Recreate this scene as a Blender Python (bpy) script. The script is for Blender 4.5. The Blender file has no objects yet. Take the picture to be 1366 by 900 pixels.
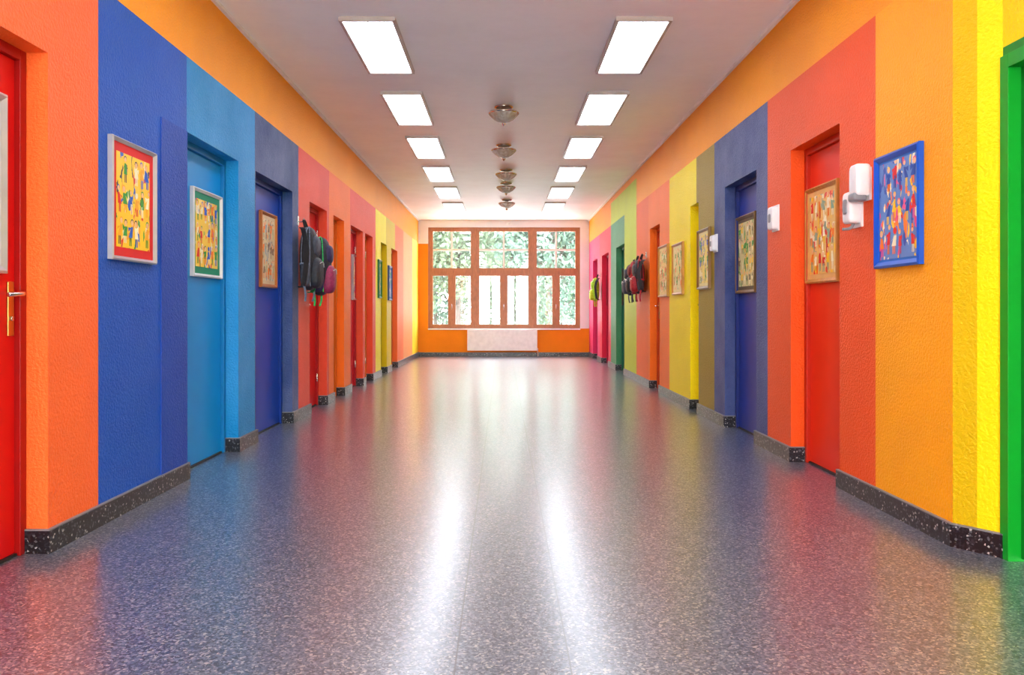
import bpy, math, random
from mathutils import Vector, Matrix
random.seed(7)
sc = bpy.context.scene
sc.view_settings.view_transform = 'Standard'
sc.view_settings.look = 'None'
sc.view_settings.exposure = 0.35

# ------------------------------------------------------------------ constants
F = 1100.0; CX = 671.0; CY = 415.0
XL, XR = -1.885, 1.915
EYE = 1.0; H = 3.03; D = 18.33; HEAD = 2.07; BAND = 2.52
YB = -2.5; T = 0.26; REC = 0.10
def dl(px): return F * abs(XL) / (CX - px)
def dr(px): return F * XR / (px - CX)

# ------------------------------------------------------------------ materials
def lin(c):
    out = []
    for v in c[:3]:
        v /= 255.0
        out.append(v / 12.92 if v <= 0.04045 else ((v + 0.055) / 1.055) ** 2.4)
    return (out[0], out[1], out[2], 1.0)
MATS = {}
def newmat(name):
    m = bpy.data.materials.new(name); m.use_nodes = True
    nt = m.node_tree; b = nt.nodes['Principled BSDF']
    return m, nt, b
def tex_obj(nt):
    return nt.nodes.new('ShaderNodeTexCoord').outputs['Object']
def noise(nt, vec, scale, detail=3.0, rough=0.5):
    n = nt.nodes.new('ShaderNodeTexNoise'); n.inputs['Scale'].default_value = scale
    n.inputs['Detail'].default_value = detail; n.inputs['Roughness'].default_value = rough
    nt.links.new(vec, n.inputs['Vector']); return n
def ramp(nt, fac, stops, interp='LINEAR'):
    r = nt.nodes.new('ShaderNodeValToRGB'); r.color_ramp.interpolation = interp
    e = r.color_ramp.elements
    while len(e) < len(stops): e.new(0.5)
    for i, (p, c) in enumerate(stops):
        e[i].position = p; e[i].color = c
    nt.links.new(fac, r.inputs['Fac']); return r.outputs['Color']
def bump(nt, b, height, strength, dist=0.01):
    bn = nt.nodes.new('ShaderNodeBump'); bn.inputs['Strength'].default_value = strength
    bn.inputs['Distance'].default_value = dist
    nt.links.new(height, bn.inputs['Height']); nt.links.new(bn.outputs['Normal'], b.inputs['Normal'])
def sc_c(c, k): return (min(1, c[0]*k), min(1, c[1]*k), min(1, c[2]*k), 1)

def plaster(c, mottled=0.0, bumpy=0.62):
    key = ('plaster', c, mottled, bumpy)
    if key in MATS: return MATS[key]
    m, nt, b = newmat('painted_plaster_%d_%d_%d' % c)
    L = lin(c); v = tex_obj(nt)
    n = noise(nt, v, 1.6, 5, 0.65)
    k = 0.06 + mottled
    light = (L[0]+(1-L[0])*mottled*0.4, L[1]+(1-L[1])*mottled*0.4, L[2]+(1-L[2])*mottled*0.4, 1)
    nt.links.new(ramp(nt, n.outputs['Fac'], [(0.35, sc_c(L, 1-k)), (0.7, light if mottled else sc_c(L, 1.04))]), b.inputs['Base Color'])
    n2 = noise(nt, v, 72, 3, 0.6)
    bump(nt, b, n2.outputs['Fac'], bumpy, 0.014)
    b.inputs['Roughness'].default_value = 0.46
    b.inputs['Specular IOR Level'].default_value = 0.22
    MATS[key] = m; return m
def simple(name, c, rough=0.45, metal=0.0, var=0.08, scale=12, spec=0.5):
    key = (name, c, rough, metal)
    if key in MATS: return MATS[key]
    m, nt, b = newmat(name)
    L = lin(c); v = tex_obj(nt); n = noise(nt, v, scale, 3)
    nt.links.new(ramp(nt, n.outputs['Fac'], [(0.3, sc_c(L, 1-var)), (0.7, sc_c(L, 1+var*0.5))]), b.inputs['Base Color'])
    b.inputs['Roughness'].default_value = rough; b.inputs['Metallic'].default_value = metal
    b.inputs['Specular IOR Level'].default_value = spec
    MATS[key] = m; return m
def doorpaint(c): return simple('door_paint_%d_%d_%d' % c, c, 0.4, 0, 0.05, 4, 0.3)
def fabric(c):
    key = ('fab', c)
    if key in MATS: return MATS[key]
    m, nt, b = newmat('nylon_fabric_%d_%d_%d' % c)
    L = lin(c); v = tex_obj(nt); n = noise(nt, v, 40, 4)
    nt.links.new(ramp(nt, n.outputs['Fac'], [(0.3, sc_c(L, .7)), (0.7, sc_c(L, 1.2))]), b.inputs['Base Color'])
    bump(nt, b, noise(nt, v, 18, 4).outputs['Fac'], 0.6, 0.02)
    b.inputs['Roughness'].default_value = 0.6
    MATS[key] = m; return m
def wood(c=(176, 108, 52), name='varnished_wood', rough=0.35):
    key = (name, c)
    if key in MATS: return MATS[key]
    m, nt, b = newmat(name); L = lin(c)
    mp = nt.nodes.new('ShaderNodeMapping'); mp.inputs['Scale'].default_value = (14, 14, 3)
    nt.links.new(tex_obj(nt), mp.inputs['Vector'])
    n = noise(nt, mp.outputs['Vector'], 3, 6, 0.65)
    nt.links.new(ramp(nt, n.outputs['Fac'], [(0.3, sc_c(L, .7)), (0.7, sc_c(L, 1.15))]), b.inputs['Base Color'])
    b.inputs['Roughness'].default_value = rough
    MATS[key] = m; return m
def terrazzo_black():
    if 'tb' in MATS: return MATS['tb']
    m, nt, b = newmat('black_speckled_terrazzo')
    v = tex_obj(nt); vo = nt.nodes.new('ShaderNodeTexVoronoi'); vo.inputs['Scale'].default_value = 120
    nt.links.new(v, vo.inputs['Vector'])
    sep = nt.nodes.new('ShaderNodeSeparateColor'); nt.links.new(vo.outputs['Color'], sep.inputs['Color'])
    nt.links.new(ramp(nt, sep.outputs[0], [(0, lin((18, 19, 24))), (0.66, lin((36, 38, 46))), (0.86, lin((86, 88, 94))), (0.96, lin((170, 168, 166)))], 'CONSTANT'), b.inputs['Base Color'])
    b.inputs['Roughness'].default_value = 0.3
    MATS['tb'] = m; return m
def floor_mat():
    m, nt, b = newmat('speckled_vinyl_floor')
    v = tex_obj(nt)
    vo = nt.nodes.new('ShaderNodeTexVoronoi'); vo.inputs['Scale'].default_value = 150
    nz = noise(nt, v, 60, 2)
    mx = nt.nodes.new('ShaderNodeMix'); mx.data_type = 'VECTOR'
    mx.inputs['Factor'].default_value = 0.012
    nt.links.new(v, mx.inputs['A']); nt.links.new(nz.outputs['Color'], mx.inputs['B'])
    nt.links.new(mx.outputs['Result'], vo.inputs['Vector'])
    sep = nt.nodes.new('ShaderNodeSeparateColor'); nt.links.new(vo.outputs['Color'], sep.inputs['Color'])
    speck = ramp(nt, sep.outputs[0], [(0, lin((44, 53, 72))), (0.26, lin((72, 81, 102))), (0.55, lin((94, 102, 120))),
                                       (0.76, lin((122, 125, 136))), (0.92, lin((156, 154, 154)))], 'CONSTANT')
    sx = nt.nodes.new('ShaderNodeSeparateXYZ'); nt.links.new(v, sx.inputs[0])
    def seam(out, pos, w):
        a = nt.nodes.new('ShaderNodeMath'); a.operation = 'SUBTRACT'; a.inputs[1].default_value = pos; nt.links.new(out, a.inputs[0])
        c = nt.nodes.new('ShaderNodeMath'); c.operation = 'ABSOLUTE'; nt.links.new(a.outputs[0], c.inputs[0])
        d = nt.nodes.new('ShaderNodeMath'); d.operation = 'LESS_THAN'; d.inputs[1].default_value = w; nt.links.new(c.outputs[0], d.inputs[0])
        return d.outputs[0]
    s1 = seam(sx.outputs['X'], -0.135, 0.0025); s2 = seam(sx.outputs['X'], 0.19, 0.0025)
    ad = nt.nodes.new('ShaderNodeMath'); ad.operation = 'MAXIMUM'; nt.links.new(s1, ad.inputs[0]); nt.links.new(s2, ad.inputs[1])
    k = nt.nodes.new('ShaderNodeMath'); k.operation = 'MULTIPLY'; k.inputs[1].default_value = 0.8; nt.links.new(ad.outputs[0], k.inputs[0])
    mc = nt.nodes.new('ShaderNodeMix'); mc.data_type = 'RGBA'
    nt.links.new(k.outputs[0], mc.inputs['Factor']); nt.links.new(speck, mc.inputs['A']); mc.inputs['B'].default_value = lin((34, 36, 46))
    nt.links.new(mc.outputs['Result'], b.inputs['Base Color'])
    b.inputs['Roughness'].default_value = 0.36
    b.inputs['IOR'].default_value = 1.6
    b.inputs['Coat Weight'].default_value = 1.0
    b.inputs['Coat Roughness'].default_value = 0.215
    b.inputs['Coat IOR'].default_value = 1.62
    return m
def emis(name, c, s):
    m, nt, b = newmat(name); L = lin(c)
    n = noise(nt, tex_obj(nt), 2.0)
    nt.links.new(ramp(nt, n.outputs['Fac'], [(0.3, sc_c(L, .97)), (0.7, L)]), b.inputs['Emission Color'])
    b.inputs['Base Color'].default_value = (0.8, 0.8, 0.8, 1)
    b.inputs['Emission Strength'].default_value = s; return m
def art(seed, pal, scale=16):
    m, nt, b = newmat('childrens_painting')
    mp = nt.nodes.new('ShaderNodeMapping'); mp.inputs['Scale'].default_value = (1, 1, 0.45)
    mp.inputs['Location'].default_value = (seed*3.1, seed*1.7, seed*0.9)
    nt.links.new(tex_obj(nt), mp.inputs['Vector'])
    nz = noise(nt, mp.outputs['Vector'], 26, 3)
    mx = nt.nodes.new('ShaderNodeMix'); mx.data_type = 'VECTOR'; mx.inputs['Factor'].default_value = 0.05
    nt.links.new(mp.outputs['Vector'], mx.inputs['A']); nt.links.new(nz.outputs['Color'], mx.inputs['B'])
    vo = nt.nodes.new('ShaderNodeTexVoronoi'); vo.inputs['Scale'].default_value = scale*2.8
    nt.links.new(mx.outputs['Result'], vo.inputs['Vector'])
    sep = nt.nodes.new('ShaderNodeSeparateColor'); nt.links.new(vo.outputs['Color'], sep.inputs['Color'])
    n = len(pal)
    base = ramp(nt, sep.outputs[0], [(0 if i == 0 else 0.74 + 0.26*(i-1)/(n-1), lin(c)) for i, c in enumerate(pal)], 'CONSTANT')
    nt.links.new(base, b.inputs['Base Color'])
    b.inputs['Roughness'].default_value = 0.35
    return m

# ------------------------------------------------------------------ mesh builder
class MB:
    def __init__(s): s.v = []; s.f = []; s.m = []; s.sm = []; s.mats = []
    def mi(s, mat):
        if mat not in s.mats: s.mats.append(mat)
        return s.mats.index(mat)
    def add(s, vs, fs, mat, smooth=False):
        o = len(s.v); s.v += [tuple(p) for p in vs]; i = s.mi(mat)
        for f in fs: s.f.append([o + k for k in f]); s.m.append(i); s.sm.append(smooth)
    def box(s, x0, x1, y0, y1, z0, z1, mat):
        x0, x1 = min(x0, x1), max(x0, x1); y0, y1 = min(y0, y1), max(y0, y1); z0, z1 = min(z0, z1), max(z0, z1)
        vs = [(x0,y0,z0),(x1,y0,z0),(x1,y1,z0),(x0,y1,z0),(x0,y0,z1),(x1,y0,z1),(x1,y1,z1),(x0,y1,z1)]
        s.add(vs, [(0,3,2,1),(4,5,6,7),(0,1,5,4),(1,2,6,5),(2,3,7,6),(3,0,4,7)], mat)
    def rbox(s, x0, x1, y0, y1, z0, z1, mat, e=5.0, n=24, M=None):
        c = Vector(((x0+x1)/2, (y0+y1)/2, (z0+z1)/2)); h = Vector((abs(x1-x0)/2, abs(y1-y0)/2, abs(z1-z0)/2))
        P = lambda w: math.copysign(abs(w)**(2.0/e), w)
        vs = []; rings = n//2
        for i in range(rings+1):
            a = -math.pi/2 + math.pi*i/rings
            for j in range(n):
                t = 2*math.pi*j/n
                p = Vector((P(math.cos(a))*P(math.cos(t))*h.x, P(math.cos(a))*P(math.sin(t))*h.y, P(math.sin(a))*h.z))
                if M: p = M @ p
                vs.append(c + p)
        fs = [(i*n+j, i*n+(j+1) % n, (i+1)*n+(j+1) % n, (i+1)*n+j) for i in range(rings) for j in range(n)]
        s.add(vs, fs, mat, True)
    def prism(s, pts, z0, z1, mat):
        n = len(pts); vs = [(p[0], p[1], z0) for p in pts] + [(p[0], p[1], z1) for p in pts]
        s.add(vs, [tuple(range(n-1, -1, -1)), tuple(range(n, 2*n))] + [(i, (i+1) % n, n+(i+1) % n, n+i) for i in range(n)], mat)
    def tube(s, pts, r, mat, n=10, flat=1.0, closed=False):
        pts = [Vector(p) for p in pts]; vs = []
        for i, p in enumerate(pts):
            d = (pts[min(i+1, len(pts)-1)] - pts[max(i-1, 0)]).normalized()
            up = Vector((0, 0, 1)) if abs(d.z) < 0.95 else Vector((0, 1, 0))
            a = d.cross(up).normalized(); b = d.cross(a).normalized()
            for j in range(n):
                t = 2*math.pi*j/n
                vs.append(p + a*math.cos(t)*r + b*math.sin(t)*r*flat)
        fs = [(i*n+j, i*n+(j+1) % n, (i+1)*n+(j+1) % n, (i+1)*n+j) for i in range(len(pts)-1) for j in range(n)]
        fs.append(tuple(range(n))); fs.append(tuple((len(pts)-1)*n+j for j in range(n-1, -1, -1)))
        s.add(vs, fs, mat, True)
    def strap(s, pts, w, t, wdir, mat):
        pts = [Vector(p) for p in pts]; wd = Vector(wdir).normalized(); vs = []
        for i, p in enumerate(pts):
            d = (pts[min(i+1, len(pts)-1)] - pts[max(i-1, 0)]).normalized()
            nn = d.cross(wd).normalized()
            for a, b in ((-1,-1),(1,-1),(1,1),(-1,1)): vs.append(p + wd*a*w/2 + nn*b*t/2)
        fs = [(i*4+j, i*4+(j+1) % 4, (i+1)*4+(j+1) % 4, (i+1)*4+j) for i in range(len(pts)-1) for j in range(4)]
        fs += [(0,1,2,3), tuple((len(pts)-1)*4+j for j in (3,2,1,0))]
        s.add(vs, fs, mat)
    def lathe(s, c, prof, mat, n=28, flute=0.0, k=12):
        vs = []
        for r, z in prof:
            for j in range(n):
                t = 2*math.pi*j/n; rr = r*(1 + flute*math.cos(k*t))
                vs.append((c[0]+rr*math.cos(t), c[1]+rr*math.sin(t), c[2]+z))
        fs = [(i*n+j, i*n+(j+1) % n, (i+1)*n+(j+1) % n, (i+1)*n+j) for i in range(len(prof)-1) for j in range(n)]
        s.add(vs, fs, mat, True)
    def build(s, name, bevel=0.0):
        me = bpy.data.meshes.new(name); me.from_pydata(s.v, [], s.f); 
        for mt in s.mats: me.materials.append(mt)
        for i, p in enumerate(me.polygons): p.material_index = s.m[i]; p.use_smooth = s.sm[i]
        me.update()
        import bmesh
        bm = bmesh.new(); bm.from_mesh(me); bmesh.ops.recalc_face_normals(bm, faces=bm.faces); bm.to_mesh(me); bm.free()
        ob = bpy.data.objects.new(name, me); sc.collection.objects.link(ob)
        if bevel:
            md = ob.modifiers.new('bevel', 'BEVEL'); md.width = bevel; md.segments = 2; md.limit_method = 'ANGLE'
        return ob

# ------------------------------------------------------------------ floor / ceiling
ceil_m = plaster((252, 251, 250), 0.0, 0.06)
m = MB(); m.box(-2.6, 2.6, YB-0.3, D+0.3, -0.15, 0.0, floor_mat()); m.build('floor')
m = MB(); m.box(-2.6, 2.6, YB-0.3, D+0.3, H, H+0.15, ceil_m); m.build('ceiling')

ORANGE_BAND = (254, 158, 0)
LST = [(-9999, 131, (248, 106, 44), .0), (131, 249, (0, 80, 186), .04), (249, 340, (0, 142, 210), .08),
       (340, 398, (38, 72, 134), .2), (398, 439, (238, 74, 40), .06), (439, 467, (250, 116, 24), 0), (467, 501, (242, 80, 42), .04),
       (501, 515, (252, 230, 10), 0), (515, 527, (222, 190, 14), 0), (527, 538, (248, 118, 54), 0), (538, 550, (244, 156, 92), 0), (550, 560, (246, 218, 50), 0)]
LHO = [(-40, 64), (249, 318), (341, 390), (413, 436), (445, 459), (468, 484), (487, 497), (508, 516), (522, 530)]
LDC = [(205, 12, 12), (0, 140, 214), (4, 62, 168), (208, 12, 18), (248, 120, 16), (208, 12, 36), (250, 130, 14), (225, 196, 14), (236, 112, 34)]
RST = [(1271, 1168, (254, 168, 0), 0), (1168, 1024, (240, 84, 12), .01), (1024, 953, (48, 70, 134), .18), (953, 929, (156, 132, 14), .03),
       (929, 893, (252, 226, 0), 0), (893, 865, (248, 118, 24), .0), (865, 849, (242, 102, 14), 0), (849, 833, (190, 206, 10), 0),
       (833, 815, (70, 146, 96), .06), (815, 800, (222, 38, 72), 0), (800, 784, (214, 50, 104), 0)]
RHO = [(1120, 1055), (1009, 967), (932, 921), (880, 867), (833, 822), (812, 803), (797, 791)]
RDC = [(232, 46, 14), (34, 54, 140), (246, 214, 4), (236, 84, 14), (30, 122, 86), (212, 24, 74), (200, 22, 64)]
def side_wall(name, X, sg, stripes, holes, d, y0, yend):
    st = [[max(y0, d(a) if a > -9000 else y0), min(yend, d(b)), c, mo] for a, b, c, mo in stripes]
    st[-1][1] = yend
    ho = [(d(a), d(b)) for a, b in holes]
    br = sorted(set([y0, yend] + [round(s[0], 5) for s in st] + [round(s[1], 5) for s in st] + [round(q, 5) for h in ho for q in h]))
    br = [b for b in br if y0 <= b <= yend]
    m = MB(); solid = []
    for a, b in zip(br[:-1], br[1:]):
        if b - a < 1e-4: continue
        c = (a + b)/2
        s = [s for s in st if s[0]-1e-4 <= c <= s[1]+1e-4][0]
        inh = any(h[0] < c < h[1] for h in ho)
        tz, tc = BAND, ORANGE_BAND
        if name == 'wall_right' and d(849) < c < d(815): tz = H-0.12
        mat = plaster(s[2], s[3])
        if name == 'wall_right' and d(833) < c < d(815):
            m.box(X, X+sg*T, a, b, BAND, tz, plaster((190, 206, 10))); m.box(X, X+sg*T, a, b, HEAD if inh else 0, BAND, mat)
        else:
            m.box(X, X+sg*T, a, b, HEAD if inh else 0, tz, mat)
        m.box(X, X+sg*T, a, b, tz, H, plaster(tc))
        if not inh:
            if solid and abs(solid[-1][1]-a) < 1e-3: solid[-1][1] = b
            else: solid.append([a, b])
    return m, solid, ho
mL, solL, hoL = side_wall('wall_left', XL, -1, LST, LHO, dl, YB, D)
mL.build('wall_left')
mR, solR, hoR = side_wall('wall_right', XR, 1, RST, RHO, dr, dr(1271), D)
yc = dr(1271); yj = 3.35; xj = 2.03; xm, ym = (XR+xj)/2, (yc+yj)/2
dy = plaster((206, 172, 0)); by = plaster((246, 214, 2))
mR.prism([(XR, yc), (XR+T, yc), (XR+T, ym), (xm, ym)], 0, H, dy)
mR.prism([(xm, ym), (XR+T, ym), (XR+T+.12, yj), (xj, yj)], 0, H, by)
mR.box(xj, xj+T, 2.35, yj, HEAD, H, by)
mR.box(xj, xj+T, YB, 2.35, 0, H, by)
mR.build('wall_right')

m = MB(); m.box(XL+0.005, XL-0.01, dl(214), dl(249)-0.001, 0.1, HEAD+.0, plaster((0, 66, 172), .03)); m.build('painted_recess_shade')  # darker blue panel paints in the shade at the door recess's near edge

# end wall with window opening
WX0, WX1, WZ0, WZ1 = -1.667, 1.717, 0.617, 2.867
white = plaster((240, 239, 238), 0, 0.06); orw = plaster((250, 142, 10), 0)
m = MB()
m.box(XL-T, XR+T, D, D+.3, 0, WZ0, orw)
m.box(XL-T, XR+T, D, D+.3, WZ1, H, white)
m.box(XL-T, WX0, D, D+.3, WZ0, 2.5, orw); m.box(XL-T, WX0, D, D+.3, 2.5, WZ1, white)
m.box(WX1, XR+T, D, D+.3, WZ0, WZ1, white)
m.build('wall_end')
BX0, BX1, BZ0, BZ1 = -1.75, 1.75, .12, 2.85  # opening added in the unseen back wall to let in fill daylight
bw = plaster((246, 242, 238))
m = MB(); xa, xb = XL-T-.2, xj+T+.2
m.box(xa, xb, YB-.25, YB, 0, BZ0, bw); m.box(xa, xb, YB-.25, YB, BZ1, H, bw)
m.box(xa, BX0, YB-.25, YB, BZ0, BZ1, bw); m.box(BX1, xb, YB-.25, YB, BZ0, BZ1, bw)
m.build('wall_back')

# baseboards
tb = terrazzo_black(); cap = simple('baseboard_cap', (120, 120, 124), 0.4)
BH = 0.10; BT = 0.016
def baseb(name, X, sg, solid, ho):
    m = MB()
    def piece(x0, x1, a, b):
        m.box(x0, x1, a, b, 0, BH-.006, tb); m.box(x0, x1, a, b, BH-.006, BH, cap)
    for a, b in solid:
        nr = any(abs(h[1]-a) < 1e-3 for h in ho); fr = any(abs(h[0]-b) < 1e-3 for h in ho)
        piece(X, X-sg*BT, a-(BT if nr else 0), b+(BT if fr else 0))
        if nr: piece(X, X+sg*(REC), a-BT, a)
        if fr: piece(X, X+sg*(REC), b, b+BT)
    return m
baseb('l', XL, -1, solL, hoL).build('baseboard_left')
m = baseb('r', XR, 1, solR, hoR)
for z0, z1, mt in ((0, BH-.006, tb), (BH-.006, BH, cap)):
    m.prism([(XR, yc), (xj, yj), (xj-.014, yj-.008), (XR-BT, yc-.006), (XR-BT, yc)], z0, z1, mt)
    m.box(xj-.014, xj+.0, yj-.02, yj-.0, z0, z1, mt)
    m.box(xj-.014, xj, YB, 2.3, z0, z1, mt)
m.build('baseboard_right')
m = MB(); m.box(XL, XR, D-BT, D, 0, BH-.02, tb); m.box(XL, XR, D-BT, D, BH-.02, BH-.012, cap); m.build('baseboard_end')

wm = simple('white_cornice', (240, 236, 232), 0.5)
m = MB(); m.box(XL, XL+.025, YB, D, H-.025, H, wm); m.build('trim_2')
m = MB(); m.box(XR, XR-.025, yc, D, H-.025, H, wm); m.build('trim_3')

# ------------------------------------------------------------------ doors
chrome = simple('brushed_chrome', (205, 205, 205), 0.22, 1.0, .03)
brass = simple('aged_brass', (196, 160, 84), 0.3, 1.0, .1)
dark = simple('dark_threshold', (30, 28, 28), 0.5)
ndoor = [0]
def door(X, sg, y0, y1, colr, handle_far=True, fcol=None, handle=True, z1=HEAD, metal=chrome):
    ndoor[0] += 1
    m = MB(); lm = doorpaint(colr)
    fm = doorpaint(fcol if fcol else tuple(int(k*.82) for k in colr))
    P = X + sg*REC; fw = 0.045
    m.box(P+sg*.012, P+sg*.052, y0+fw, y1-fw, 0.012, z1-fw, lm)
    m.box(P-sg*.012, P+sg*.09, y0, y0+fw, 0.0, z1, fm)
    m.box(P-sg*.012, P+sg*.09, y1-fw, y1, 0.0, z1, fm)
    m.box(P-sg*.012, P+sg*.09, y0+fw, y1-fw, z1-fw, z1, fm)
    m.box(P-sg*.0, P+sg*.09, y0+fw, y1-fw, 0, .012, dark)
    if handle:
        hy = (y1-fw-.035) if handle_far else (y0+fw+.035); dr_ = -1 if handle_far else 1
        m.box(P+sg*.012, P+sg*.004, hy-.02, hy+.02, .90, 1.12, brass)
        m.tube([(P+sg*.008, hy, 1.07), (P-sg*.035, hy, 1.07), (P-sg*.05, hy+dr_*.008, 1.07), (P-sg*.055, hy+dr_*.03, 1.07), (P-sg*.055, hy+dr_*.12, 1.065)], .0095, metal)
        m.tube([(P+sg*.005, hy, .97), (P-sg*.004, hy, .97)], .010, chrome)
        hh = (y0+fw) if handle_far else (y1-fw)
        for z in (.25, z1-.3): m.tube([(P-sg*.006, hh, z), (P-sg*.006, hh, z+.09)], .008, chrome)
    return m.build('door_%d' % ndoor[0], 0.003)
for i, (h, c) in enumerate(zip(hoL, LDC)):
    door(XL, -1, h[0], h[1], c, handle_far=(i in (0,)), handle=(i in (0, 3, 5, 6)), fcol=(156, 12, 10) if i == 0 else None)
for i, (h, c) in enumerate(zip(hoR, RDC)):
    door(XR, 1, h[0], h[1], c, handle_far=False if i in (2,) else True, handle=(i in (2, 3)))
ndoor[0] += 1
g = doorpaint((4, 152, 36)); g2 = doorpaint((2, 130, 34)); m = MB()
m.box(xj-.012, xj+.12, yj-.055, yj-.001, 0.0, 2.03, g); m.box(xj-.012, xj+.12, 2.352, 2.41, 0.0, 2.03, g)
m.box(xj-.012, xj+.12, 2.41, yj-.055, 1.975, 2.03, g); m.box(xj+.0, xj+.12, 2.352, yj-.001, 2.03, HEAD, g2)
m.box(xj+.04, xj+.085, 2.41, yj-.055, .012, 1.975, g2)
m.tube([(xj+.045, 2.48, 1.05), (xj-.01, 2.48, 1.05), (xj-.012, 2.6, 1.05)], .0095, chrome)
m.build('door_%d' % ndoor[0], 0.003)

# ------------------------------------------------------------------ pictures
def picture(X, sg, y0, y1, z0, z1, fcol, matcol, pal, fw=.028, mw=.03, seed=1, fm=None, th=.03):
    m = MB(); fm = fm or simple('picture_frame_%d_%d_%d' % fcol, fcol, 0.4)
    rd = random.Random(seed)
    a = X - sg*.001; f = X - sg*th; 
    def member(p):
        outer0, outer1, inner1, inner0 = p
        vs = []
        for (y, z), xx in ((outer0, a), (outer1, a), (inner1, a), (inner0, a), (outer0, f+sg*.006), (outer1, f+sg*.006), (inner1, f+sg*.014), (inner0, f+sg*.014)):
            vs.append((xx, y, z))
        def lerp(p, q, t): return (p[0]+(q[0]-p[0])*t, p[1]+(q[1]-p[1])*t)
        r0, r1 = lerp(outer0, inner0, .35), lerp(outer1, inner1, .35)
        vs += [(f, r0[0], r0[1]), (f, r1[0], r1[1])]
        m.add(vs, [(0,1,2,3),(0,1,5,4),(4,5,9,8),(8,9,6,7),(2,3,7,6),(0,4,8,7,3),(1,5,9,6,2)], fm)
    O = [(y0, z0), (y1, z0), (y1, z1), (y0, z1)]; I = [(y0+fw, z0+fw), (y1-fw, z0+fw), (y1-fw, z1-fw), (y0+fw, z1-fw)]
    for i in range(4):
        j = (i+1) % 4; member((O[i], O[j], I[j], I[i]))
    mm = simple('mat_board_%d_%d_%d' % matcol, matcol, 0.6)
    m.box(a, X-sg*(th-.018), y0+fw*.8, y1-fw*.8, z0+fw*.8, z1-fw*.8, mm)
    q = fw+mw; ya, yb, za, zb = y0+q, y1-q, z0+q, z1-q
    m.box(a, X-sg*(th-.0165), ya, yb, za, zb, art(seed, pal))
    W = yb-ya; Hh = zb-za; xx = X-sg*(th-.0158)
    nx = max(3, int(W/.062)); nz = max(2, int(Hh/.13))
    cells = [(i, j) for i in range(nx) for j in range(nz)]
    layer = 0
    def poly(pts, mat):
        nonlocal layer
        layer += 1; x_ = xx - sg*(layer % 9)*.00012
        pts = [(min(max(p[0], ya+.002), yb-.002), min(max(p[1], za+.002), zb-.002)) for p in pts]
        m.add([(x_, p[0], p[1]) for p in pts], [tuple(range(len(pts)))], mat)
    pm = lambda c: simple('poster_paint_%d_%d_%d' % c, c, .5)
    skin = pm((242, 190, 140))
    for i, j in cells:
        if rd.random() < .12: continue
        cy = ya+W*(i+.5)/nx+rd.uniform(-.006, .006); cz = za+Hh*(j+.1)/nz+rd.uniform(-.008, .008); h = Hh/nz*rd.uniform(.75, 1.0); w = W/nx*rd.uniform(.6, .9)
        c1, c2, c3 = (pm(rd.choice(pal[1:])) for _ in range(3))
        lean = rd.uniform(-.15, .15)*h
        poly([(cy-w*.25, cz), (cy-w*.08, cz), (cy-w*.02, cz+h*.4), (cy-w*.22, cz+h*.4)], c2)
        poly([(cy+w*.08, cz), (cy+w*.25, cz), (cy+w*.22, cz+h*.4), (cy+w*.02, cz+h*.4)], c2)
        poly([(cy-w*.42, cz+h*.3), (cy+w*.42, cz+h*.3), (cy+w*.2+lean, cz+h*.7), (cy-w*.2+lean, cz+h*.7)], c1)
        poly([(cy-w*.15+lean, cz+h*.66), (cy-w*.5, cz+h*rd.uniform(.4, .85)), (cy-w*.45, cz+h*.5)], c1)
        poly([(cy+w*.15+lean, cz+h*.66), (cy+w*.5, cz+h*rd.uniform(.4, .85)), (cy+w*.45, cz+h*.5)], c1)
        r = min(w*.28, h*.15); hc = (cy+lean, cz+h*.84)
        poly([(hc[0]+r*1.2*math.cos(t*math.pi/4), hc[1]+r*.3+r*1.15*math.sin(t*math.pi/4)) for t in range(8)], c3)
        poly([(hc[0]+r*math.cos(t*math.pi/4), hc[1]+r*math.sin(t*math.pi/4)) for t in range(8)], skin)
    return m.build('framed_picture')
Y, R_, B_, W_, G_, O_, K_, P_ = (252, 204, 10), (222, 32, 22), (20, 88, 196), (248, 240, 200), (48, 152, 50), (248, 126, 16), (50, 44, 54), (232, 76, 138)
silver = simple('pale_silver_frame', (176, 176, 184), 0.35, .4)
gold = wood((200, 142, 66), 'gold_wood_frame'); dgold = wood((136, 102, 54), 'dark_gold_frame')
Pl, Pr = XL-REC-.012, XR+REC+.012
def pl(px, X=Pl): return F*abs(X)/(CX-px)
def pr(px, X=Pr): return F*X/(px-CX)
picture(Pl, -1, 2.72, 3.285, 1.15, 1.86, (0,0,0), (225, 222, 215), [Y, W_, R_, B_], seed=2, fm=silver, fw=.03)
picture(XL, -1, dl(143), dl(203), 1.25, 1.845, (0,0,0), (216, 16, 12), [Y, (244, 170, 10), R_, G_, W_, K_, B_], seed=3, fm=silver, fw=.020, mw=.045)
picture(Pl, -1, pl(253), pl(292), 1.225, 1.80, (0,0,0), (6, 136, 100), [(248, 208, 50), G_, W_, B_, O_, R_], seed=5, fm=simple('white_frame', (214, 216, 216), .4), fw=.022, mw=.045)
picture(Pl, -1, pl(345), pl(366), 1.20, 1.83, (0,0,0), (220, 196, 156), [(228, 208, 164), (200, 190, 140), (150, 162, 176), O_, (140, 100, 70)], seed=6, fm=wood((188, 112, 50), 'warm_wood_frame'))
picture(Pl, -1, pl(446), pl(457.5), 1.16, 1.80, (0,0,0), (244, 190, 86), [Y, O_, R_, W_, G_], seed=7, fm=gold)
picture(Pl, -1, pl(468.5), pl(474), 1.15, 1.75, (0,0,0), (235, 220, 205), [W_, P_, O_, B_], seed=8, fm=silver)
picture(Pl, -1, pl(488), pl(493), 1.15, 1.75, (0,0,0), (235, 180, 80), [O_, Y, R_, W_], seed=9, fm=gold)
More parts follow.
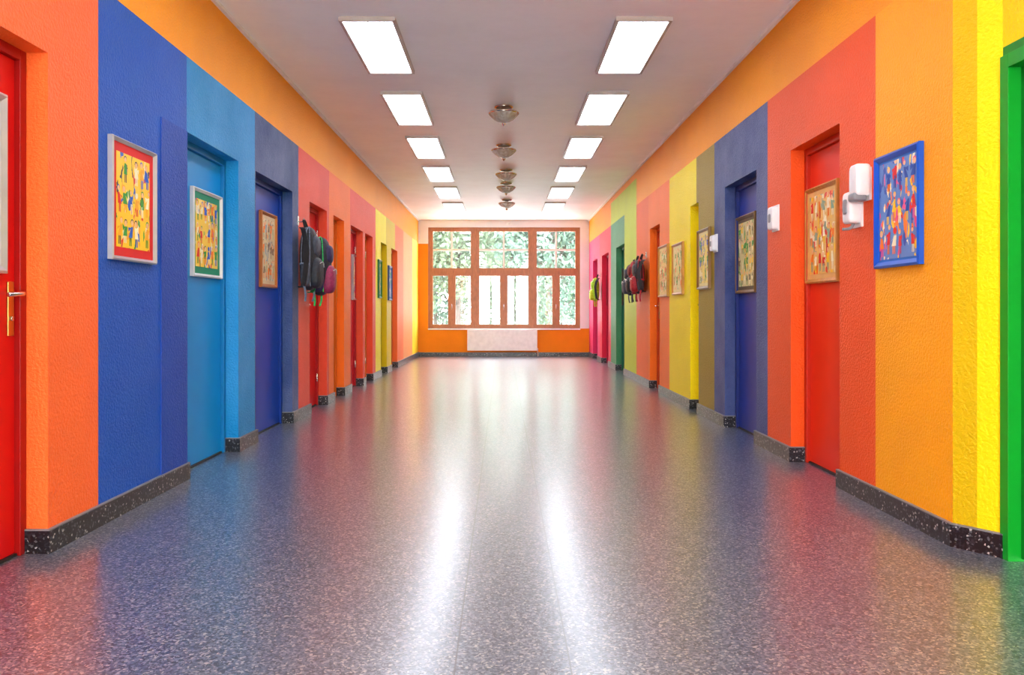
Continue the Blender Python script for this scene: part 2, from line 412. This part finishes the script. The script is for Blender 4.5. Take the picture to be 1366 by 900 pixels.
picture(XL, -1, dl(503.5), dl(507.5), 1.2, 1.78, (0,0,0), (30, 130, 70), [(20, 120, 60), G_, B_, Y], seed=10, fm=simple('green_frame', (10, 110, 60), .4))
picture(XL, -1, dl(517), dl(521.5), 1.18, 1.75, (0,0,0), (40, 100, 150), [(30, 90, 150), G_, B_, W_], seed=11, fm=simple('blue_frame_dark', (30, 70, 130), .4))
picture(XR, 1, dr(1233), dr(1172), 1.215, 1.775, (0,0,0), (40, 110, 196), [(84, 134, 200), Y, P_, R_, W_, O_, (16, 74, 170)], seed=12, fm=simple('blue_frame', (0, 80, 190), .35), fw=.03, mw=.012)
picture(Pr, 1, pr(1122), pr(1079), 1.18, 1.80, (0,0,0), (230, 178, 104), [(234, 190, 104), O_, W_, (140, 170, 140), R_, Y], seed=13, fm=gold)
picture(Pr, 1, pr(1011), pr(985), 1.15, 1.80, (0,0,0), (90, 78, 54), [(216, 202, 134), Y, W_, G_, (120, 110, 70)], seed=14, fm=dgold)
picture(XR, 1, dr(949), dr(933), 1.21, 1.78, (0,0,0), (230, 216, 150), [(236, 208, 80), W_, G_, B_, (120, 110, 70)], seed=15, fm=dgold)
picture(XR, 1, dr(913), dr(899), 1.18, 1.74, (0,0,0), (238, 226, 168), [(234, 216, 130), W_, G_, O_], seed=16, fm=gold)
picture(XR, 1, dr(893), dr(880.5), 1.17, 1.78, (0,0,0), (236, 210, 144), [(236, 198, 104), W_, R_, G_], seed=17, fm=gold)
picture(Pr, 1, pr(832), pr(824), 1.1, 1.72, (0,0,0), (60, 50, 50), [(90, 60, 60), R_, G_, W_], seed=18, fm=simple('dark_frame', (50, 44, 44), .4))
picture(Pr, 1, pr(811), pr(805), 1.1, 1.7, (0,0,0), (200, 60, 80), [P_, R_, W_], seed=19, fm=simple('dark_frame', (50, 44, 44), .4))

# ------------------------------------------------------------------ ceiling panel lights
LE = emis('fluorescent_diffuser', (234, 243, 255), 9.5); al = simple('aluminium_trim', (190, 180, 174), 0.4, .4)
for x0, x1 in ((-1.135, -.745), (.78, 1.17)):
    for k in range(-4, 6):
        y0 = 5.68 + 1.93*k; y1 = y0 + 1.28
        m = MB(); t = .022
        m.box(x0, x1, y0, y0+t, H-.03, H, al); m.box(x0, x1, y1-t, y1, H-.03, H, al)
        m.box(x0, x0+t, y0+t, y1-t, H-.03, H, al); m.box(x1-t, x1, y0+t, y1-t, H-.03, H, al)
        m.box(x0+t, x1-t, y0+t, y1-t, H-.018, H, LE)
        m.box((x0+x1)/2-.003, (x0+x1)/2+.003, y0+t, y1-t, H-.021, H-.018, al)
        m.build('ceiling_panel_light')
def glass():
    m, nt, b = newmat('frosted_cut_glass')
    n = noise(nt, tex_obj(nt), 30, 2)
    nt.links.new(ramp(nt, n.outputs['Fac'], [(.3, lin((190, 180, 165))), (.7, lin((235, 230, 220)))]), b.inputs['Base Color'])
    b.inputs['Roughness'].default_value = .18; b.inputs['Transmission Weight'].default_value = .45
    b.inputs['IOR'].default_value = 1.45; return m
gl = glass(); nick = simple('polished_nickel', (200, 190, 178), .2, 1.0)
for px, ypx in ((672, 142), (672, 193), (675, 226), (675, 244), (676, 266)):
    dd = F*(H-EYE)/(CY-ypx); x = (px-CX)/F*dd
    m = MB()
    m.lathe((x, dd, H), [(0, 0), (.09, 0), (.095, -.012), (.075, -.024), (.03, -.03), (.028, -.05), (.0, -.05)], nick)
    m.lathe((x, dd, H), [(.02, -.045), (.10, -.05), (.142, -.062), (.146, -.074), (.13, -.095), (.10, -.125), (.06, -.15), (.02, -.162), (0, -.163)], gl, n=64, flute=.05, k=12)
    m.lathe((x, dd, H), [(.146, -.058), (.152, -.064), (.152, -.072), (.146, -.078)], nick)
    m.lathe((x, dd, H), [(0, -.155), (.018, -.16), (.022, -.172), (.012, -.182), (.009, -.192), (0, -.198)], nick, n=16)
    m.build('glass_ceiling_lamp')
m = MB(); m.lathe((0.12, D-.045, H-.09), [(0, .02), (.04, .02), (.045, 0), (.03, -.025), (0, -.03)], simple('white_plastic', (240, 240, 238), .35)); m.box(.1, .14, D-.04, D, H-.09, H-.07, simple('white_plastic', (240, 240, 238), .35)); m.build('motion_sensor')

# ------------------------------------------------------------------ window
wd = wood((180, 110, 60), 'window_wood'); wp = simple('white_muntin', (236, 232, 226), .4)
def pane_glass():
    m = bpy.data.materials.new('window_glass'); m.use_nodes = True; nt = m.node_tree; nt.nodes.clear()
    o = nt.nodes.new('ShaderNodeOutputMaterial'); mx = nt.nodes.new('ShaderNodeMixShader'); mx.inputs[0].default_value = .05
    t = nt.nodes.new('ShaderNodeBsdfTransparent'); g_ = nt.nodes.new('ShaderNodeBsdfGlossy'); g_.inputs['Roughness'].default_value = .02
    n = nt.nodes.new('ShaderNodeTexNoise'); r = nt.nodes.new('ShaderNodeValToRGB')
    r.color_ramp.elements[0].color = (.96, .98, .97, 1); r.color_ramp.elements[1].color = (1, 1, 1, 1)
    nt.links.new(n.outputs['Fac'], r.inputs[0]); nt.links.new(r.outputs[0], t.inputs['Color'])
    nt.links.new(t.outputs[0], mx.inputs[1]); nt.links.new(g_.outputs[0], mx.inputs[2]); nt.links.new(mx.outputs[0], o.inputs['Surface'])
    return m
pg = pane_glass()
def wxp(p): return (p-CX)/60.0
def wzp(p): return EYE+(CY-p)/60.0
m = MB(); y0, y1 = D+.05, D+.12
ow = .075
m.box(WX0, WX0+ow, y0, y1, WZ0, WZ1, wd); m.box(WX1-ow, WX1, y0, y1, WZ0, WZ1, wd)
m.box(WX0+ow, WX1-ow, y0, y1, WZ1-ow*.8, WZ1, wd); m.box(WX0+ow, WX1-ow, y0, y1, WZ0, WZ0+ow*.8, wd)
zt0, zt1 = wzp(366), wzp(359)
m.box(WX0+ow, WX1-ow, y0-.01, y1, zt0, zt1, wd)
mull = [(wxp(629.5), wxp(637.5)), (wxp(706.5), wxp(714.5))]
for a, b in mull: 
    m.box(a, b, y0-.015, y1, WZ0, WZ1, wd)
cols = [(WX0+ow, mull[0][0]), (mull[0][1], mull[1][0]), (mull[1][1], WX1-ow)]
for a, b in cols:
    c = (a+b)/2; fr = .028
    m.box(a, a+fr, y0+.01, y1-.01, zt1, WZ1-ow*.8, wd); m.box(b-fr, b, y0+.01, y1-.01, zt1, WZ1-ow*.8, wd)
    m.box(a+fr, b-fr, y0+.01, y1-.01, zt1, zt1+fr, wd); m.box(a+fr, b-fr, y0+.01, y1-.01, WZ1-ow*.8-fr, WZ1-ow*.8, wd)
    m.box(c-.022, c+.022, y0+.02, y1-.02, zt1+fr, WZ1-ow*.8-fr, wp)
    zc = wzp(333); m.box(a+fr, b-fr, y0+.022, y1-.022, zc-.02, zc+.02, wp)
    m.box(c-.055, c+.055, y0, y1, WZ0+ow*.8, zt0, wd)
    for p, q in ((a, c-.055), (c+.055, b)):
        m.box(p, p+fr, y0+.01, y1-.01, WZ0+ow*.8, zt0, wd); m.box(q-fr, q, y0+.01, y1-.01, WZ0+ow*.8, zt0, wd)
        m.box(p+fr, q-fr, y0+.01, y1-.01, WZ0+ow*.8, WZ0+ow*.8+fr, wd); m.box(p+fr, q-fr, y0+.01, y1-.01, zt0-fr, zt0, wd)
    m.tube([(c, y0, 1.15), (c, y0-.03, 1.15), (c, y0-.03, 1.03)], .008, chrome)
m.box(WX0+.02, WX1-.02, D+.083, D+.087, WZ0+.02, WZ1-.02, pg)
m.build('window_1')
m = MB(); m.box(WX0, WX1, D-.03, D+.06, WZ0-.03, WZ0+.0, wp); m.build('trim_4', .004)
m = MB(); y0, y1 = YB-.17, YB-.10
m.box(BX0, BX0+.08, y0, y1, BZ0, BZ1, wd); m.box(BX1-.08, BX1, y0, y1, BZ0, BZ1, wd)
m.box(BX0+.08, BX1-.08, y0, y1, BZ0, BZ0+.08, wd); m.box(BX0+.08, BX1-.08, y0, y1, BZ1-.08, BZ1, wd)
for x in (-.58, .58): m.box(x-.05, x+.05, y0, y1, BZ0+.08, BZ1-.08, wd)
m.box(BX0+.02, BX1-.02, YB-.14, YB-.136, BZ0+.02, BZ1-.02, pg)
m.build('added_fill_window')  # unseen glazing behind the camera, added for daylight fill
def portal(x0, x1, z0, z1, y, facing):
    l = bpy.data.lights.new('window_portal', 'AREA'); l.shape = 'RECTANGLE'; l.size = x1-x0; l.size_y = z1-z0
    l.cycles.is_portal = True
    o = bpy.data.objects.new('window_portal', l); sc.collection.objects.link(o)
    o.location = ((x0+x1)/2, y, (z0+z1)/2); o.rotation_euler = (math.radians(-90 if facing < 0 else 90), 0, 0)
portal(WX0, WX1, WZ0, WZ1, D+.16, -1)
portal(BX0, BX1, BZ0, BZ1, YB-.2, 1)

# radiator
m = MB(); rw = simple('white_radiator_enamel', (244, 242, 240), .35)
x0, x1, z0, z1 = -.783, .75, .13, .575
m.box(x0, x1, D-.10, D-.085, z0, z1, rw)
m.box(x0, x1, D-.055, D-.04, z0, z1, rw)
n = 46
for i in range(n):
    xx = x0+.02+(x1-x0-.04)*i/(n-1); m.box(xx-.004, xx+.004, D-.103, D-.10, z0+.02, z1-.02, rw)
    m.box(xx-.003, xx+.003, D-.085, D-.055, z0+.02, z1-.01, rw)
m.box(x0, x1, D-.10, D-.04, z1, z1+.01, rw); m.box(x0-.006, x0, D-.103, D-.035, z0, z1+.01, rw); m.box(x1, x1+.006, D-.103, D-.035, z0, z1+.01, rw)
for xx in (x0+.2, x1-.2): m.box(xx-.02, xx+.02, D-.04, D-.001, z0+.05, z1-.05, rw)
m.tube([(x1+.02, D-.07, 0.0), (x1+.02, D-.07, z0+.05), (x1, D-.07, z0+.05)], .009, rw)
m.build('radiator')

# ------------------------------------------------------------------ backpacks
def curve(p, n=14):
    P = [Vector(q) for q in p]; P = [P[0]] + P + [P[-1]]; out = []
    for i in range(1, len(P)-2):
        for k in range(n):
            t = k/n; a, b, c, d = P[i-1], P[i], P[i+1], P[i+2]
            out.append(.5*((2*b)+(-a+c)*t+(2*a-5*b+4*c-d)*t*t+(-a+3*b-3*c+d)*t**3))
    out.append(P[-2]); return out
def backpack(X, sg, y, zt, col, acc, w=.30, h=.50, dp=.17, strapc=None, side=None, pipe=None):
    m = MB(); fb = fabric(col); fa = fabric(acc); fs_ = fabric(strapc or (28, 28, 32)); fsd = fabric(side or (60, 62, 70)); fp = fabric(pipe or acc)
    i = -sg
    xw = X + i*.035; 
    def bx(a, b): return (xw+i*a, xw+i*b)
    z1 = zt-.07; z0 = z1-h
    a, b = bx(0, dp); m.rbox(a, b, y-w/2, y+w/2, z0, z1, fb, e=2.7, n=36)
    a, b = bx(dp*.55, dp+.045); m.rbox(a, b, y-w*.40, y+w*.40, z0+.02, z0+h*.52, fa, e=3.0, n=28)
    a, b = bx(dp*.6, dp+.02); m.rbox(a, b, y-w*.36, y+w*.36, z0+h*.54, z0+h*.86, fsd, e=3.0, n=28)
    for s_ in (-1, 1):
        a, b = bx(.03, dp*.8); m.rbox(a, b, y+s_*w*.5-.035, y+s_*w*.5+.035, z0+.03, z0+h*.42, fsd, e=3.2, n=20)
        for k, off in enumerate((.25, .5, .75)):
            pts = [(xw+i*dp*off, y+s_*w*.42, z0+h*.06), (xw+i*dp*off, y+s_*(w*.5+.0), z0+h*.35), (xw+i*dp*off, y+s_*w*.49, z0+h*.66), (xw+i*dp*(off*.7+.15), y+s_*w*.38, z0+h*.93), (xw+i*dp*.5, y, z1)]
            m.tube(curve(pts), .005 if k != 1 else .008, fp, 8)
        m.tube(curve([(xw+i*.03, y+s_*(w*.5+.033), z0+h*.40), (xw+i*dp*.4, y+s_*(w*.5+.037), z0+h*.41), (xw+i*dp*.78, y+s_*(w*.5+.03), z0+h*.40)]), .008, fp, 8)
    zp = simple('zip_metal', (190, 190, 190), .3, .8)
    m.tube(curve([(xw+i*(dp+.04), y-w*.28, z0+h*.42), (xw+i*(dp+.048), y, z0+h*.45), (xw+i*(dp+.04), y+w*.28, z0+h*.42)]), .004, zp, 6)
    m.tube([(xw+i*(dp+.04), y+w*.2, z0+h*.44), (xw+i*(dp+.046), y+w*.2, z0+h*.37)], .005, zp, 6)
    m.strap(curve([(xw+i*.05, y-.05, z1-.02), (xw+i*.03, y-.03, z1+.05), (xw+i*.025, y, z1+.068), (xw+i*.03, y+.03, z1+.05), (xw+i*.05, y+.05, z1-.02)]), .022, .004, (1, 0, 0), fs_)
    for s_ in (-1, 1):
        pts = [(xw+i*.02, y+s_*.07, z1-.01), (xw+i*.06, y+s_*(w*.5+.01), z1-.05), (xw+i*.10, y+s_*(w*.5+.05), z1-h*.40), (xw+i*.07, y+s_*(w*.5+.045), z0+.06), (xw+i*.02, y+s_*w*.42, z0+.03)]
        m.strap(curve(pts), .045, .010, (1, .2*s_, 0), fs_)
        m.strap(curve([pts[3], (xw+i*.08, y+s_*(w*.5+.02), z0-.03), (xw+i*.07, y+s_*(w*.5-.01), z0-.10)]), .018, .003, (1, 0, 0), fp)
    m.box(X+i*.002, X+i*.010, y-.02, y+.02, zt-.05, zt+.03, chrome)
    m.tube(curve([(X+i*.005, y, zt-.015), (X+i*.03, y, zt-.022), (X+i*.055, y, zt-.012), (X+i*.06, y, zt+.012)]), .005, chrome, 8)
    return m.build('backpack')
backpack(XL, -1, 7.56, 1.84, (26, 28, 36), (36, 40, 50), w=.30, h=.58, dp=.15, side=(60, 66, 80), pipe=(110, 120, 140))
backpack(XL, -1, 7.90, 1.78, (30, 30, 44), (150, 36, 84), w=.25, h=.56, dp=.20, side=(40, 34, 80), pipe=(40, 205, 100), strapc=(26, 140, 72))
backpack(XR, 1, 10.98, 1.76, (30, 28, 34), (170, 26, 38), w=.26, h=.46, dp=.14, side=(60, 60, 70), pipe=(200, 40, 50))
backpack(XR, 1, 11.32, 1.76, (180, 24, 40), (30, 28, 34), w=.26, h=.46, dp=.15, side=(120, 30, 40), pipe=(60, 60, 66))
backpack(XR, 1, 11.66, 1.73, (36, 38, 48), (64, 70, 84), w=.24, h=.44, dp=.15, pipe=(110, 114, 124))
backpack(XR, 1, 16.1, 1.72, (140, 200, 20), (205, 225, 40), w=.28, h=.46, dp=.15, side=(160, 210, 40))

# ------------------------------------------------------------------ dispensers
wpl = simple('white_plastic', (232, 232, 232), .35); gpl = simple('grey_plastic', (130, 132, 138), .35)
m = MB()
m.rbox(XR, XR-.085, 4.275, 4.375, 1.60, 1.77, wpl, e=6); m.rbox(XR-.02, XR-.095, 4.285, 4.365, 1.575, 1.62, gpl, e=5)
m.box(XR, XR-.012, 4.28, 4.37, 1.58, 1.75, wpl)
m.build('soap_dispenser')
m = MB()
m.rbox(XR, XR-.075, 4.385, 4.485, 1.47, 1.64, wpl, e=6); m.box(XR, XR-.012, 4.38, 4.49, 1.45, 1.66, wpl)
m.tube(curve([(XR-.03, 4.43, 1.475), (XR-.05, 4.43, 1.445), (XR-.09, 4.43, 1.44)]), .008, gpl); m.rbox(XR-.07, XR-.082, 4.41, 4.46, 1.52, 1.60, gpl, e=4)
m.build('soap_dispenser')
m = MB(); m.rbox(XR, XR-.05, 5.72, 5.83, 1.57, 1.73, wpl, e=7); m.box(XR, XR-.01, 5.71, 5.84, 1.56, 1.74, wpl); m.rbox(XR-.045, XR-.056, 5.75, 5.80, 1.62, 1.68, gpl, e=4); m.build('wall_intercom')
m = MB(); m.rbox(XR, XR-.05, 7.36, 7.46, 1.54, 1.68, wpl, e=7); m.box(XR, XR-.01, 7.35, 7.47, 1.53, 1.69, wpl); m.rbox(XR-.045, XR-.056, 7.39, 7.43, 1.58, 1.63, gpl, e=4); m.build('wall_intercom')

# ------------------------------------------------------------------ outdoors
gm = simple('pale_paving', (225, 226, 222), .8, 0, .15, .6)
m = MB(); m.box(-60, 60, -60, 110, -.6, -.4, gm); m.build('ground')
def leafm(c):
    m, nt, b = newmat('leaves'); L = lin(c); n = noise(nt, tex_obj(nt), 1.2, 4)
    nt.links.new(ramp(nt, n.outputs['Fac'], [(.3, sc_c(L, .6)), (.7, sc_c(L, 1.4))]), b.inputs['Base Color'])
    b.inputs['Roughness'].default_value = .6; b.inputs['Specular IOR Level'].default_value = .2; return m
lms = [leafm((88, 106, 84)), leafm((106, 120, 96)), leafm((86, 106, 92))]
bark = simple('bark', (90, 82, 76), .9, 0, .3, 6)
def leaves(m, rd, c, rad, nleaf, lm, sz=(.05, .10)):
    for q in range(nleaf):
        d = Vector((rd.gauss(0, 1), rd.gauss(0, 1), rd.gauss(0, 1))).normalized()*rd.uniform(.2, 1)**.5*rad
        p = c+d; s = rd.uniform(*sz)
        u = Vector((rd.gauss(0,1), rd.gauss(0,1), rd.gauss(0,1))).normalized(); v = u.cross(Vector((rd.gauss(0,1), rd.gauss(0,1), rd.gauss(0,1)))).normalized()
        m.add([p-u*s*1.5, p+v*s*.7, p+u*s*1.5, p-v*s*.7], [(0,1,2,3)], lm)
def tree_mesh(seed, h, r, lm):
    rd = random.Random(seed); m = MB()
    m.tube(curve([(0,0,0), (.06,.03,h*.3), (-.05,.0,h*.6), (.03,.02,h*.9)]), .09, bark, 8)
    cl = []
    for k in range(20):
        a = rd.uniform(0, 6.28); z = rd.uniform(h*.25, h*.98); rr = r*rd.uniform(.3, .85)*(1.1-.6*abs(z/h-.5))
        c = Vector((math.cos(a)*rr, math.sin(a)*rr, z)); cl.append(c)
        m.tube([(0, 0, z*.75), tuple(c*.6+Vector((0, 0, z*.35))), tuple(c)], .025, bark, 5)
    for c in cl: leaves(m, rd, c, .8, 270, lm)
    return m
protos = [tree_mesh(1, 5.5, 2.0, lms[0]).build('tree'), tree_mesh(2, 6.2, 2.2, lms[1]).build('tree'), tree_mesh(3, 5, 1.8, lms[2]).build('tree')]
pos = [(-4.2, 27), (-1.6, 29.5), (1.6, 27.5), (4.4, 29), (-6.5, 33), (-3.0, 36), (.3, 35), (3.4, 35), (6.8, 34), (0, 42), (-5, 44), (5, 43)]
for i, (x, y) in enumerate(pos):
    if i < 3: ob = protos[i]
    else:
        ob = bpy.data.objects.new('tree', protos[i % 3].data); sc.collection.objects.link(ob)
    ob.location = (x, y, -.42); ob.rotation_euler[2] = i*1.3
# pale leafy shrubs, well behind the trees
rd = random.Random(5); m = MB(); lsh = leafm((128, 138, 122))
for k in range(14):
    c = Vector((rd.uniform(-1.8, 1.8), rd.uniform(-.5, .5), rd.uniform(.6, 2.3)))
    m.tube([(c.x*.3, c.y*.3, 0), tuple(c*.6), tuple(c)], .03, bark, 5); leaves(m, rd, c, .8, 200, lsh, (.06, .11))
sh = m.build('shrub')
for i, x in enumerate((-9, -4.5, 0, 4.5, 9)):
    ob = sh if i == 0 else bpy.data.objects.new('shrub', sh.data)
    if i: sc.collection.objects.link(ob)
    ob.location = (x, 52, -.4); ob.rotation_euler[2] = (i % 2)*3.14

# ------------------------------------------------------------------ world (bright overcast sky)
w = bpy.data.worlds.new('World'); sc.world = w; w.use_nodes = True; nt = w.node_tree
bg = nt.nodes['Background']; tc = nt.nodes.new('ShaderNodeTexCoord'); sp = nt.nodes.new('ShaderNodeSeparateXYZ')
nt.links.new(tc.outputs['Generated'], sp.inputs[0])
r = nt.nodes.new('ShaderNodeValToRGB'); r.color_ramp.elements[0].color = (1, .99, .98, 1); r.color_ramp.elements[1].color = (.80, .9, 1, 1)
nt.links.new(sp.outputs['Z'], r.inputs[0]); nt.links.new(r.outputs[0], bg.inputs['Color'])
bg.inputs['Strength'].default_value = 16.0

# ------------------------------------------------------------------ camera
cam = bpy.data.cameras.new('camera'); co = bpy.data.objects.new('camera', cam); sc.collection.objects.link(co)
co.location = (0, 0, EYE); co.rotation_euler = (math.radians(90), 0, 0)
cam.sensor_width = 36; cam.lens = F/1366*36
cam.shift_x = (683-CX)/1366; cam.shift_y = -(450-CY)/1366
cam.clip_start = .05; cam.clip_end = 300
sc.camera = co
